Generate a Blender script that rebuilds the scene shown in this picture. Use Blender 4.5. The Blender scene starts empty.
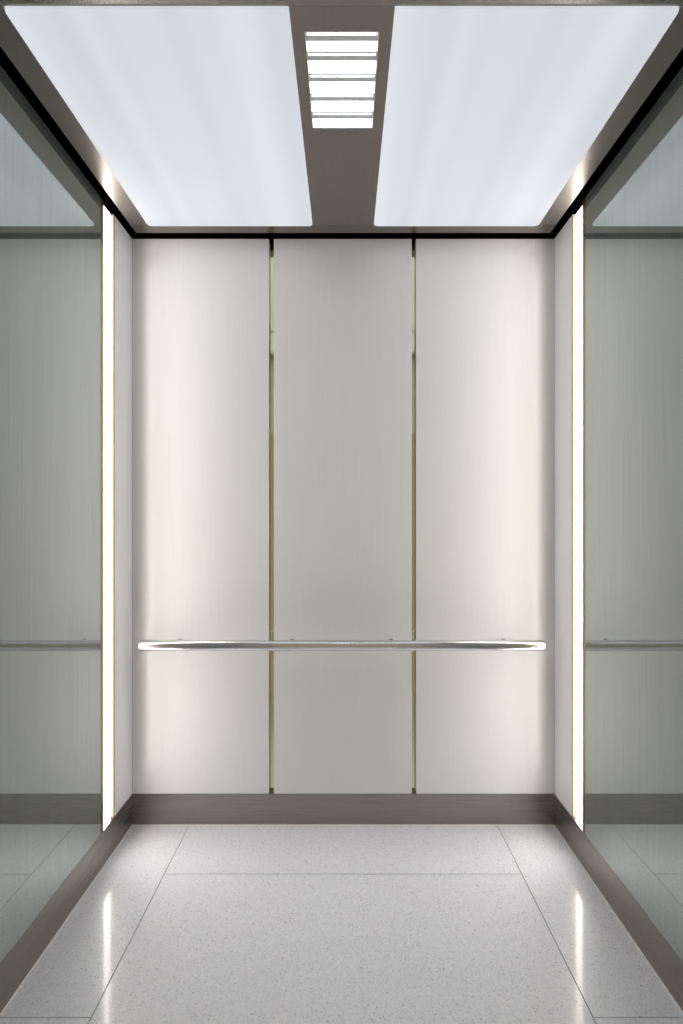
import bpy, bmesh, math
from mathutils import Vector, Matrix
C = bpy.context.scene.collection
PI = math.pi

# ------------------------------------------------------------------ dimensions (metres)
F_PX = 560.0                 # focal length in pixels of the 683 x 1024 frame
HW = 0.9706                  # half width of the car between the wall faces
D = 2.576                    # lens to back wall
FRONT = -(D - 0.74)          # inner face of the front wall
CEIL = 2.696                 # underside of the suspended metal ceiling
SKIRT = 0.143                # top of the metal skirting
CAMZ = 1.403

# ------------------------------------------------------------------ helpers
def nodes(name):
    m = bpy.data.materials.new(name); m.use_nodes = True
    nt = m.node_tree
    return m, nt, nt.nodes['Principled BSDF']

def N(nt, kind, **kw):
    n = nt.nodes.new(kind)
    for k, v in kw.items(): setattr(n, k, v)
    return n

def noise(nt, scale, detail=3.0, stretch=(1, 1, 1), rough=0.5):
    tc = N(nt, 'ShaderNodeTexCoord'); mp = N(nt, 'ShaderNodeMapping')
    mp.inputs['Scale'].default_value = stretch
    nz = N(nt, 'ShaderNodeTexNoise')
    nz.inputs['Scale'].default_value = scale; nz.inputs['Detail'].default_value = detail
    nz.inputs['Roughness'].default_value = rough
    nt.links.new(tc.outputs['Object'], mp.inputs['Vector'])
    nt.links.new(mp.outputs['Vector'], nz.inputs['Vector'])
    return nz.outputs['Fac']

def ramp(nt, fac, stops):
    r = N(nt, 'ShaderNodeValToRGB'); e = r.color_ramp.elements
    while len(e) < len(stops): e.new(0.5)
    for el, (p, c) in zip(e, stops):
        el.position = p; el.color = (*c, 1) if len(c) == 3 else c
    nt.links.new(fac, r.inputs['Fac']); return r.outputs['Color']

def remap(nt, fac, a, b, lo=0.0, hi=1.0):
    r = N(nt, 'ShaderNodeMapRange')
    r.inputs['From Min'].default_value = lo; r.inputs['From Max'].default_value = hi
    r.inputs['To Min'].default_value = a; r.inputs['To Max'].default_value = b
    nt.links.new(fac, r.inputs['Value']); return r.outputs['Result']

def bump(nt, bs, fac, strength, dist=0.001):
    b = N(nt, 'ShaderNodeBump'); b.inputs['Strength'].default_value = strength
    b.inputs['Distance'].default_value = dist
    nt.links.new(fac, b.inputs['Height']); nt.links.new(b.outputs['Normal'], bs.inputs['Normal'])

def brushed(name, col, rough, stretch, aniso=0.6, tangent=(1, 0, 0), var=0.06, metallic=1.0, bstr=0.05):
    m, nt, bs = nodes(name)
    f = noise(nt, 1.0, 4, stretch)
    c0 = tuple(max(0, c * (1 - var)) for c in col); c1 = tuple(c * (1 + var) for c in col)
    nt.links.new(ramp(nt, f, [(0.3, c0), (0.7, c1)]), bs.inputs['Base Color'])
    bs.inputs['Metallic'].default_value = metallic
    nt.links.new(remap(nt, f, rough * 0.85, rough * 1.15), bs.inputs['Roughness'])
    bs.inputs['Anisotropic'].default_value = aniso
    v = N(nt, 'ShaderNodeCombineXYZ')
    for i in range(3): v.inputs[i].default_value = tangent[i]
    nt.links.new(v.outputs[0], bs.inputs['Tangent'])
    bump(nt, bs, f, bstr)
    return m

def plain(name, col, rough, metallic=0.0, coat=0.0, coat_rough=0.1):
    m, nt, bs = nodes(name)
    f = noise(nt, 40, 3)
    nt.links.new(ramp(nt, f, [(0.3, tuple(c * .96 for c in col)), (0.7, tuple(c * 1.04 for c in col))]), bs.inputs['Base Color'])
    bs.inputs['Metallic'].default_value = metallic; bs.inputs['Roughness'].default_value = rough
    bs.inputs['Coat Weight'].default_value = coat; bs.inputs['Coat Roughness'].default_value = coat_rough
    return m

def glow(name, col, strength, base=(0.8, 0.8, 0.8), tubes=None):
    m, nt, bs = nodes(name)
    bs.inputs['Base Color'].default_value = (*base, 1); bs.inputs['Roughness'].default_value = 0.6; bs.inputs['Specular IOR Level'].default_value = 0.1
    bs.inputs['Emission Color'].default_value = (*col, 1)
    if tubes:                                        # fluorescent tubes behind the acrylic read as soft long bands
        tc = N(nt, 'ShaderNodeTexCoord'); mp = N(nt, 'ShaderNodeMapping')
        mp.inputs['Scale'].default_value = (tubes[0], 0.0, 0.0)
        nz = N(nt, 'ShaderNodeTexNoise'); nz.inputs['Scale'].default_value = 1.0; nz.inputs['Detail'].default_value = 1.0
        nt.links.new(tc.outputs['Object'], mp.inputs['Vector']); nt.links.new(mp.outputs['Vector'], nz.inputs['Vector'])
        nt.links.new(remap(nt, nz.outputs['Fac'], strength * (1 - tubes[1]), strength * (1 + tubes[1]), 0.3, 0.7), bs.inputs['Emission Strength'])
    else:
        bs.inputs['Emission Strength'].default_value = strength
    return m

def add_box(bm, lo, hi, bevel=0.0, seg=2):
    t = bmesh.new()
    bmesh.ops.create_cube(t, size=1.0)
    s = [hi[i] - lo[i] for i in range(3)]; c = [(hi[i] + lo[i]) / 2 for i in range(3)]
    bmesh.ops.scale(t, vec=s, verts=t.verts); bmesh.ops.translate(t, vec=c, verts=t.verts)
    if bevel: bmesh.ops.bevel(t, geom=t.edges[:], offset=bevel, segments=seg, affect='EDGES', profile=0.6)
    me = bpy.data.meshes.new('tmp'); t.to_mesh(me); t.free(); bm.from_mesh(me); bpy.data.meshes.remove(me)

def add_prism(bm, pts, z0, z1):
    a = [bm.verts.new((x, y, z0)) for x, y in pts]; b = [bm.verts.new((x, y, z1)) for x, y in pts]
    n = len(pts); lo = bm.faces.new(a[::-1]); bm.faces.new(b)
    for i in range(n): bm.faces.new((a[i], a[(i + 1) % n], b[(i + 1) % n], b[i]))
    return lo

def add_ring(bm, xs, ys, z0, z1):
    """plate with one rectangular hole: xs = outer0, hole0, hole1, outer1"""
    v = {}
    for k, z in enumerate((z0, z1)):
        for i, x in enumerate(xs):
            for j, y in enumerate(ys): v[i, j, k] = bm.verts.new((x, y, z))
    def q(*p): bm.faces.new([v[k] for k in p])
    for i in range(3):
        for j in range(3):
            if (i, j) == (1, 1): continue
            q((i, j, 0), (i, j + 1, 0), (i + 1, j + 1, 0), (i + 1, j, 0))
            q((i, j, 1), (i + 1, j, 1), (i + 1, j + 1, 1), (i, j + 1, 1))
    for i in range(3):
        q((i, 0, 0), (i + 1, 0, 0), (i + 1, 0, 1), (i, 0, 1)); q((i, 3, 0), (i, 3, 1), (i + 1, 3, 1), (i + 1, 3, 0))
        q((0, i, 0), (0, i, 1), (0, i + 1, 1), (0, i + 1, 0)); q((3, i, 0), (3, i + 1, 0), (3, i + 1, 1), (3, i, 1))
    q((1, 1, 0), (1, 1, 1), (2, 1, 1), (2, 1, 0)); q((1, 2, 0), (2, 2, 0), (2, 2, 1), (1, 2, 1))
    q((1, 1, 0), (1, 2, 0), (1, 2, 1), (1, 1, 1)); q((2, 1, 0), (2, 1, 1), (2, 2, 1), (2, 2, 0))

def add_lathe(bm, prof, axis_m, seg=32):
    """prof: (radius, height) pairs spun about local z, then moved by axis_m"""
    rings = []
    for r, h in prof:
        if r < 1e-6: rings.append([bm.verts.new(axis_m @ Vector((0, 0, h)))])
        else: rings.append([bm.verts.new(axis_m @ Vector((r * math.cos(2 * PI * k / seg), r * math.sin(2 * PI * k / seg), h))) for k in range(seg)])
    for a, b in zip(rings, rings[1:]):
        for k in range(seg):
            k2 = (k + 1) % seg
            if len(a) == 1 and len(b) == 1: continue
            if len(a) == 1: bm.faces.new((a[0], b[k2], b[k]))
            elif len(b) == 1: bm.faces.new((a[k], a[k2], b[0]))
            else: bm.faces.new((a[k], a[k2], b[k2], b[k]))

def add_tube(bm, path, r, seg=20):
    rings = []
    for i, p in enumerate(path):
        p = Vector(p); d = (Vector(path[min(i + 1, len(path) - 1)]) - Vector(path[max(i - 1, 0)])).normalized()
        u = Vector((1, 0, 0)); u = (u - d * u.dot(d)).normalized(); w = d.cross(u)
        rings.append([bm.verts.new(p + r * (math.cos(2 * PI * k / seg) * u + math.sin(2 * PI * k / seg) * w)) for k in range(seg)])
    for a, b in zip(rings, rings[1:]):
        for k in range(seg): bm.faces.new((a[k], a[(k + 1) % seg], b[(k + 1) % seg], b[k]))
    bm.faces.new(rings[0][::-1]); bm.faces.new(rings[-1])

def obj(name, bm, m, parent=None, smooth=False):
    bmesh.ops.recalc_face_normals(bm, faces=bm.faces)
    xs = [v.co for v in bm.verts]
    if parent is None:
        o0 = Vector(((min(v.x for v in xs) + max(v.x for v in xs)) / 2, (min(v.y for v in xs) + max(v.y for v in xs)) / 2, min(v.z for v in xs)))
    else: o0 = parent.location.copy()
    bmesh.ops.translate(bm, vec=-o0, verts=bm.verts)
    me = bpy.data.meshes.new(name); bm.to_mesh(me); bm.free()
    if smooth:
        for p in me.polygons: p.use_smooth = True
        me.set_sharp_from_angle(angle=math.radians(38))
    me.materials.append(m)
    o = bpy.data.objects.new(name, me); C.objects.link(o)
    if parent is None: o.location = o0
    else: o.parent = parent
    return o

def box(name, lo, hi, m, parent=None, bevel=0.0):
    bm = bmesh.new(); add_box(bm, lo, hi, bevel); return obj(name, bm, m, parent)

def struct(o): o['kind'] = 'structure'; return o
def tag(o, label, cat, group=None):
    o['label'] = label; o['category'] = cat
    if group: o['group'] = group
    return o
def thing(name, loc, label, cat, group=None):
    o = bpy.data.objects.new(name, None); o.empty_display_size = 0.1; C.objects.link(o); o.location = loc
    return tag(o, label, cat, group)

# ------------------------------------------------------------------ materials
BLACK = plain('black_recess', (0.001, 0.001, 0.001), 1.0)
BLACK.node_tree.nodes['Principled BSDF'].inputs['Specular IOR Level'].default_value = 0.0
def satin_panel(name):
    """pale back-painted satin glass with a fine vertical grain"""
    m, nt, bs = nodes(name)
    f = noise(nt, 1.0, 3, (260, 260, 3))
    g = noise(nt, 1.6, 2, (1, 1, 1))
    nt.links.new(ramp(nt, f, [(0.3, (0.78, 0.785, 0.785)), (0.7, (0.805, 0.81, 0.81))]), bs.inputs['Base Color'])
    nt.links.new(remap(nt, f, 0.20, 0.26), bs.inputs['Roughness'])
    bs.inputs['IOR'].default_value = 1.32
    bs.inputs['Coat Weight'].default_value = 0.28; bs.inputs['Coat Roughness'].default_value = 0.14
    bump(nt, bs, f, 0.03)
    return m
PANEL = satin_panel('satin_pale_panel')
EDGE = brushed('brass_edge', (0.62, 0.50, 0.27), 0.32, (60, 60, 4), 0.2, (0, 0, 1))
BRONZE = brushed('polished_bronze_channel', (0.64, 0.68, 0.44), 0.06, (80, 80, 2), 0.0, (0, 0, 1), bstr=0.01)
DARKBRASS = brushed('dark_brass_trim', (0.30, 0.23, 0.12), 0.3, (60, 60, 4), 0.2, (0, 0, 1))
SKIRT_X = brushed('bronze_skirting_along_x', (0.30, 0.27, 0.25), 0.28, (3, 300, 1100), 0.55, (1, 0, 0), bstr=0.004, var=0.10)
SKIRT_Y = brushed('bronze_skirting_along_y', (0.30, 0.27, 0.25), 0.28, (300, 3, 1100), 0.55, (0, 1, 0), bstr=0.004, var=0.10)
STEEL_X = brushed('ceiling_steel_brushed_across', (0.27, 0.255, 0.235), 0.26, (3, 260, 90), 0.55, (1, 0, 0))
STEEL_Y = brushed('ceiling_steel_brushed_along', (0.28, 0.255, 0.235), 0.38, (260, 3, 90), 0.55, (0, 1, 0))
WALLSTEEL = brushed('door_surround_steel', (0.62, 0.62, 0.60), 0.35, (220, 220, 3), 0.5, (0, 0, 1))
CHROME = brushed('satin_stainless_rail', (0.74, 0.735, 0.72), 0.19, (3, 160, 160), 0.4, (1, 0, 0), bstr=0.02)
TRIMPAINT = plain('dark_cream_reveal', (0.15, 0.12, 0.085), 0.6)
SLAT = plain('pale_grey_slat', (0.55, 0.56, 0.58), 0.5)
SEAL = plain('pale_sealant', (0.88, 0.88, 0.88), 0.5)

def side_glass():
    m, nt, bs = nodes('grey_green_side_glass')
    f = noise(nt, 1.0, 4, (150, 150, 2.2))
    out = nt.nodes['Material Output']
    nt.links.new(ramp(nt, f, [(0.25, (0.105, 0.122, 0.115)), (0.75, (0.15, 0.168, 0.16))]), bs.inputs['Base Color'])
    bs.inputs['Roughness'].default_value = 0.5; bs.inputs['Specular IOR Level'].default_value = 0.1
    mir = N(nt, 'ShaderNodeBsdfGlossy'); nt.links.new(ramp(nt, f, [(0.3, (0.79, 0.845, 0.815)), (0.7, (0.87, 0.92, 0.89))]), mir.inputs['Color'])
    nt.links.new(remap(nt, f, 0.012, 0.035), mir.inputs['Roughness'])
    mx = N(nt, 'ShaderNodeMixShader')
    fr = N(nt, 'ShaderNodeFresnel'); fr.inputs['IOR'].default_value = 5.4
    nt.links.new(fr.outputs[0], mx.inputs[0])
    nt.links.new(bs.outputs[0], mx.inputs[1]); nt.links.new(mir.outputs[0], mx.inputs[2])
    b = N(nt, 'ShaderNodeBump'); b.inputs['Strength'].default_value = 0.012; b.inputs['Distance'].default_value = 0.0004
    nt.links.new(f, b.inputs['Height'])
    nt.links.new(b.outputs['Normal'], bs.inputs['Normal'])
    nt.links.new(mx.outputs[0], out.inputs['Surface'])
    return m
GLASS = side_glass()

def terrazzo():
    m, nt, bs = nodes('pale_speckled_stone')
    tc = N(nt, 'ShaderNodeTexCoord')
    v1 = N(nt, 'ShaderNodeTexVoronoi'); v1.inputs['Scale'].default_value = 260
    v2 = N(nt, 'ShaderNodeTexVoronoi'); v2.inputs['Scale'].default_value = 120
    for v in (v1, v2): nt.links.new(tc.outputs['Object'], v.inputs['Vector'])
    chips = ramp(nt, v1.outputs['Color'], [(0.0, (0.62, 0.645, 0.71)), (0.35, (0.78, 0.805, 0.87)), (0.75, (0.83, 0.855, 0.92)), (1.0, (0.92, 0.94, 0.98))])
    # sparse dark grains
    sep = N(nt, 'ShaderNodeSeparateColor'); nt.links.new(v2.outputs['Color'], sep.inputs[0])
    a = N(nt, 'ShaderNodeMath', operation='GREATER_THAN'); a.inputs[1].default_value = 0.91
    nt.links.new(sep.outputs[0], a.inputs[0])
    d = N(nt, 'ShaderNodeMath', operation='LESS_THAN'); d.inputs[1].default_value = 0.28
    nt.links.new(v2.outputs['Distance'], d.inputs[0])
    k = N(nt, 'ShaderNodeMath', operation='MULTIPLY'); nt.links.new(a.outputs[0], k.inputs[0]); nt.links.new(d.outputs[0], k.inputs[1])
    mix = N(nt, 'ShaderNodeMix', data_type='RGBA')
    nt.links.new(k.outputs[0], mix.inputs['Factor']); nt.links.new(chips, mix.inputs['A']); mix.inputs['B'].default_value = (0.45, 0.45, 0.47, 1)
    nt.links.new(mix.outputs['Result'], bs.inputs['Base Color'])
    bs.inputs['Roughness'].default_value = 0.30
    bs.inputs['Coat Weight'].default_value = 1.0; bs.inputs['Coat Roughness'].default_value = 0.09; bs.inputs['Coat IOR'].default_value = 1.32
    return m
STONE = terrazzo()
GROUT = plain('dark_joint', (0.10, 0.10, 0.10), 0.8)

CEIL_GLOW = glow('white_acrylic_lit_by_tubes', (0.885, 0.93, 1.0), 0.395, base=(0.12, 0.12, 0.12), tubes=(7.0, 0.09))
STRIP_GLOW = glow('warm_white_lit_acrylic', (1.0, 0.94, 0.88), 7.3)
VENT_GLOW = glow('cool_white_lit_vent', (0.82, 0.91, 1.0), 4.5)

# ------------------------------------------------------------------ floor: separate stone slabs over a dark bed, one structure
J = 0.0016       # half joint
fx = 0.708
y874, y1017 = 2.219 - D, 1.579 - D
fb = bmesh.new()
slabs = [(-HW, y1017 + J, -fx - J, 0.0), (-HW, FRONT, -fx - J, y1017 - J),
         (fx + J, y1017 + J, HW, 0.0), (fx + J, FRONT, HW, y1017 - J),
         (-fx + J, y874 + J, fx - J, 0.0), (-fx + J, FRONT, fx - J, y874 - J)]
for x0, y0, x1, y1 in slabs: add_box(fb, (x0, y0, -0.012), (x1, y1, 0.0))
fl = struct(obj('floor', fb, STONE))
bed = box('floor_joint', (-HW, FRONT, -0.05), (HW, 0.0, -0.0121), GROUT); bed.parent = fl
bed.matrix_parent_inverse = Matrix.Translation(-fl.location)

# ------------------------------------------------------------------ carcass walls behind the panels, dark recess above
T = 0.045
struct(box('wall_back', (-HW - 0.08, T + 0.004, -0.05), (HW + 0.08, T + 0.05, 2.83), BLACK))
struct(box('wall_left', (-HW - 0.08, FRONT, -0.05), (-HW - 0.034, T + 0.004, 2.83), BLACK))
struct(box('wall_right', (HW + 0.034, FRONT, -0.05), (HW + 0.08, T + 0.004, 2.83), BLACK))
struct(box('ceiling', (-HW - 0.08, FRONT - 0.06, 2.83), (HW + 0.08, T + 0.05, 2.86), BLACK))

# front wall with the door opening the photograph is taken through
bm = bmesh.new()
OW, OH = 0.63, 2.10
pts = [(-HW - 0.08, 0), (-OW, 0), (-OW, OH), (OW, OH), (OW, 0), (HW + 0.08, 0), (HW + 0.08, 2.83), (-HW - 0.08, 2.83)]
a = [bm.verts.new((x, FRONT, z)) for x, z in pts]; b = [bm.verts.new((x, FRONT - 0.05, z)) for x, z in pts]
for i in range(8): bm.faces.new((a[i], a[(i + 1) % 8], b[(i + 1) % 8], b[i]))
for s in (a, b):
    bm.faces.new((s[0], s[1], s[2], s[7])); bm.faces.new((s[2], s[3], s[6], s[7])); bm.faces.new((s[3], s[4], s[5], s[6]))
struct(obj('wall_front', bm, WALLSTEEL))

# ------------------------------------------------------------------ skirting
struct(box('baseboard_back', (-HW, 0.0, 0.0), (HW, T, SKIRT), SKIRT_X, bevel=0.0008))
struct(box('baseboard_left', (-HW - 0.034, FRONT, 0.0), (-HW, T, SKIRT), SKIRT_Y, bevel=0.0008))
struct(box('baseboard_right', (HW, FRONT, 0.0), (HW + 0.034, T, SKIRT), SKIRT_Y, bevel=0.0008))
# pale bead of sealant where the floor meets the skirting
struct(box('trim_1', (-HW, FRONT, 0.0), (-HW + 0.004, 0.0, 0.0025), SEAL))
struct(box('trim_2', (HW - 0.004, FRONT, 0.0), (HW, 0.0, 0.0025), SEAL))
struct(box('trim_3', (-HW + 0.004, -0.004, 0.0), (HW - 0.004, 0.0, 0.0025), SEAL))

# ------------------------------------------------------------------ back wall panels and bronze channels between them
PX = lambda p: (p - 345) * 0.0046 + 0.008
g1, g2 = (PX(269.0), PX(273.8)), (PX(411.8), PX(416.0))
PT, PB = CEIL, SKIRT + 0.001
def wall_panel(x0, x1, label):
    t = thing('satin_panel', ((x0 + x1) / 2, T / 2, PB), label, 'wall panel', 'pale panels of the back wall')
    box('panel_face', (x0, 0.0, PB), (x1, 0.006, PT), PANEL, t, bevel=0.0012)
    box('panel_core', (x0 + 0.0005, 0.006, PB), (x1 - 0.0005, T, PT), EDGE, t)
wall_panel(-HW + 0.0002, g1[0], 'pale satin back wall panel on the left, between the corner and the first bronze groove')
wall_panel(g1[1], g2[0], 'pale satin middle panel of the back wall, between the two bronze grooves')
wall_panel(g2[1], HW - 0.0002, 'pale satin back wall panel on the right, between the second bronze groove and the corner')
for i, (x0, x1) in enumerate((g1, g2)):
    struct(box('trim_%d' % (4 + i), (x0, 0.030, SKIRT + 0.001), (x1, 0.034, PT), BRONZE))

# ------------------------------------------------------------------ side walls
SY0, SY1, SY2, SY3 = 2.243 - D, 2.270 - D, 2.368 - D, 2.377 - D     # near trim, glowing opening, far trim
for s, side, other in ((-1, 'left', 'left'), (1, 'right', 'right')):
    def bx(name, d0, d1, y0, y1, z0, z1, m, parent, bevel=0.0):
        xs = sorted((s * (HW + d0), s * (HW + d1)))
        return box(name, (xs[0], y0, z0), (xs[1], y1, z1), m, parent, bevel)
    t = thing('satin_panel', (s * (HW + 0.017), (SY3) / 2, PB), 'narrow pale side panel in the back %s corner, behind the %s light strip' % (side, side), 'wall panel', 'narrow pale corner panels')
    bx('panel_face', 0.0, 0.006, SY3, 0.0, PB, PT, PANEL, t, 0.0008)
    bx('panel_core', 0.006, 0.012, SY3, 0.0, PB, PT, EDGE, t)
    t = thing('glass_panel', (s * (HW + 0.017), (FRONT + SY0) / 2, PB), 'large grey-green reflective glass panel covering the %s wall' % side, 'glass panel', 'tinted side wall panels')
    bx('glass_sheet', 0.0, 0.008, FRONT + 0.002, SY0, PB, PT, GLASS, t, 0.0008)
    bx('backing', 0.008, 0.034, FRONT + 0.002, SY0, PB, PT, DARKBRASS, t)
    t = thing('light_strip', (s * (HW + 0.017), (SY1 + SY2) / 2, PB), 'tall glowing warm white light strip recessed in the %s wall from skirting to ceiling' % side, 'light strip', 'vertical wall lights')
    bx('edge_trim', 0.0, 0.032, SY0, SY1, PB, PT, DARKBRASS, t, 0.0006)
    bx('edge_trim', 0.0, 0.032, SY2, SY3, PB, PT, TRIMPAINT, t, 0.0006)
    bx('diffuser', 0.015, 0.030, SY1, SY2, PB, PT, STRIP_GLOW, t)

# ------------------------------------------------------------------ suspended metal ceiling
CX, CI, CO = 0.933, 0.1337, 0.8545            # plate edge, inner and outer edge of the lights
yb0, yb1 = -0.053, 2.454 - D                  # back strip
yf = 1.409 - D; yc = 1.345 - D; ye = 0.90 - D # cross strip and front row
zt = CEIL + 0.025
def strip(n, x0, y0, x1, y1, m): return struct(box('trim_%d' % n, (x0, y0, CEIL), (x1, y1, zt), m, bevel=0.0007))
FE = FRONT + 0.035
strip(6, -CX, FE, -CO, yb1, STEEL_Y)
strip(7, CO, FE, CX, yb1, STEEL_Y)
strip(8, -CX, yb1, CX, yb0, STEEL_X)
strip(9, -CO, yc, CO, yf, STEEL_X)
strip(10, -CO, FE, CO, ye, STEEL_X)
strip(12, -CI, ye, CI, yc, STEEL_Y)
vy0, vy1, vx = 1.481 - D, 1.847 - D, 0.099
bm = bmesh.new()
add_ring(bm, (-CI, -vx, vx, CI), (yf, vy0, vy1, yb1), CEIL, zt)
struct(obj('trim_11', bm, STEEL_Y))

def rounded(x0, y0, x1, y1, r, n=6):
    out = []
    for cx, cy, a0 in ((x1 - r, y1 - r, 0), (x0 + r, y1 - r, 90), (x0 + r, y0 + r, 180), (x1 - r, y0 + r, 270)):
        for k in range(n + 1):
            t = math.radians(a0 + 90 * k / n); out.append((cx + r * math.cos(t), cy + r * math.sin(t)))
    return out
def light_panel(x0, x1, y0, y1, label):
    bm = bmesh.new()
    lo = add_prism(bm, rounded(x0, y0, x1, y1, 0.012), CEIL - 0.006, CEIL + 0.020)
    bmesh.ops.bevel(bm, geom=list(lo.edges), offset=0.003, segments=3, affect='EDGES', profile=0.5)
    tag(obj('luminous_panel', bm, CEIL_GLOW, smooth=True), label, 'ceiling light', 'luminous ceiling panels')
e = 0.0008
light_panel(-CO + e, -CI - e, yf + e, yb1 - e, 'large glowing white ceiling panel left of the air vent')
light_panel(CI + e, CO - e, yf + e, yb1 - e, 'large glowing white ceiling panel right of the air vent')
light_panel(-CO + e, -CI - e, ye + e, yc - e, 'short glowing white ceiling panel by the door, left side')
light_panel(CI + e, CO - e, ye + e, yc - e, 'short glowing white ceiling panel by the door, right side')

# air vent between the lights
t = thing('air_vent', (0, (vy0 + vy1) / 2, CEIL), 'rectangular louvred air vent glowing white in the metal strip between the ceiling lights', 'vent')
bm = bmesh.new(); add_ring(bm, (-vx, -vx + 0.003, vx - 0.003, vx), (vy0, vy0 + 0.003, vy1 - 0.003, vy1), CEIL - 0.001, CEIL + 0.055)
obj('frame', bm, CHROME, t)
box('glowing_back', (-vx + 0.003, vy0 + 0.003, CEIL + 0.045), (vx - 0.003, vy1 - 0.003, CEIL + 0.052), VENT_GLOW, t)
for Z in (1.499, 1.564, 1.640, 1.716, 1.792):
    y = Z - D
    bm = bmesh.new()
    # flat blade with a turned-up back edge, and a thin rod in front of it
    prof = [(y - 0.003, CEIL + 0.001), (y + 0.017, CEIL + 0.003), (y + 0.020, CEIL + 0.020),
            (y + 0.0185, CEIL + 0.0205), (y + 0.0155, CEIL + 0.0045), (y - 0.003, CEIL + 0.003)]
    n = len(prof)
    l = [bm.verts.new((-vx + 0.003, p, q)) for p, q in prof]; r = [bm.verts.new((vx - 0.003, p, q)) for p, q in prof]
    bm.faces.new(l); bm.faces.new(r[::-1])
    for i in range(n): bm.faces.new((l[i], l[(i + 1) % n], r[(i + 1) % n], r[i]))
    sl = obj('slat', bm, SLAT, t)
    bm = bmesh.new(); add_box(bm, (-vx + 0.003, y - 0.0190, CEIL), (vx - 0.003, y - 0.0120, CEIL + 0.004))
    for sx in (-1, 1):
        xs = sorted((sx * (vx - 0.003), sx * (vx - 0.006))); add_box(bm, (xs[0], y - 0.0120, CEIL), (xs[1], y - 0.003, CEIL + 0.003))
    rd = obj('slat_rod', bm, CHROME, None)
    rd.parent = sl; rd.matrix_parent_inverse = Matrix.Translation(-t.location)

# ------------------------------------------------------------------ handrail on the back wall
RZ, RY, RR = 0.845, -0.086, 0.0240
t = thing('handrail', (0, 0, RZ), 'polished stainless steel handrail running across the back wall', 'handrail')
bm = bmesh.new()
x0, x1 = -0.908, 0.897
M = Matrix.Translation((x0, RY, RZ)) @ Matrix.Rotation(PI / 2, 4, 'Y')
L = x1 - x0; k = 0.010
cap = [(RR - k * (1 - math.sin(a * PI / 12)), k * (1 - math.cos(a * PI / 12))) for a in range(7)]
prof = [(0, 0)] + cap + [(r, L - h) for r, h in cap[::-1]] + [(0, L)]
add_lathe(bm, prof, M, 48)
obj('rail', bm, CHROME, t, smooth=True)
for bxp in (PX(180), PX(292), PX(391), PX(503)):
    bm = bmesh.new()
    add_lathe(bm, [(0, 0), (0.013, 0), (0.0135, -0.002), (0.012, -0.006), (0, -0.006)], Matrix.Translation((bxp, 0, RZ + 0.001)) @ Matrix.Rotation(-PI / 2, 4, 'X') , 28)
    bk = obj('bracket', bm, CHROME, t, smooth=True)
    bm = bmesh.new()
    add_tube(bm, [(bxp, -0.004, RZ), (bxp, -0.03, RZ - 0.003), (bxp, -0.055, RZ - 0.006), (bxp, RY + 0.012, RZ - 0.008)], 0.008)
    o = obj('bracket_arm', bm, CHROME, None, smooth=True)
    o.parent = bk; o.matrix_parent_inverse = Matrix.Translation(-t.location)

# ------------------------------------------------------------------ surroundings beyond the door: even lobby light
w = bpy.data.worlds.new('lobby_light'); bpy.context.scene.world = w; w.use_nodes = True
w.node_tree.nodes['Background'].inputs['Color'].default_value = (1.0, 0.83, 0.62, 1)
w.node_tree.nodes['Background'].inputs['Strength'].default_value = 0.2

# ------------------------------------------------------------------ camera
cd = bpy.data.cameras.new('camera'); cam = bpy.data.objects.new('camera', cd); C.objects.link(cam)
cam.location = (0.008, -D, CAMZ); cam.rotation_euler = (PI / 2, 0, 0)
cd.sensor_width = 36.0; cd.sensor_fit = 'AUTO'; cd.lens = F_PX / 1024 * 36.0
cd.shift_x = -3.5 / 1024; cd.shift_y = 8.0 / 1024; cd.clip_start = 0.02
sc = bpy.context.scene; sc.camera = cam
sc.view_settings.view_transform = 'Standard'; sc.view_settings.look = 'None'
sc.view_settings.gamma = 1.0; sc.view_settings.use_curve_mapping = False
sc.view_settings.exposure = 0.84
sc.cycles.max_bounces = 16; sc.cycles.diffuse_bounces = 10; sc.cycles.glossy_bounces = 8
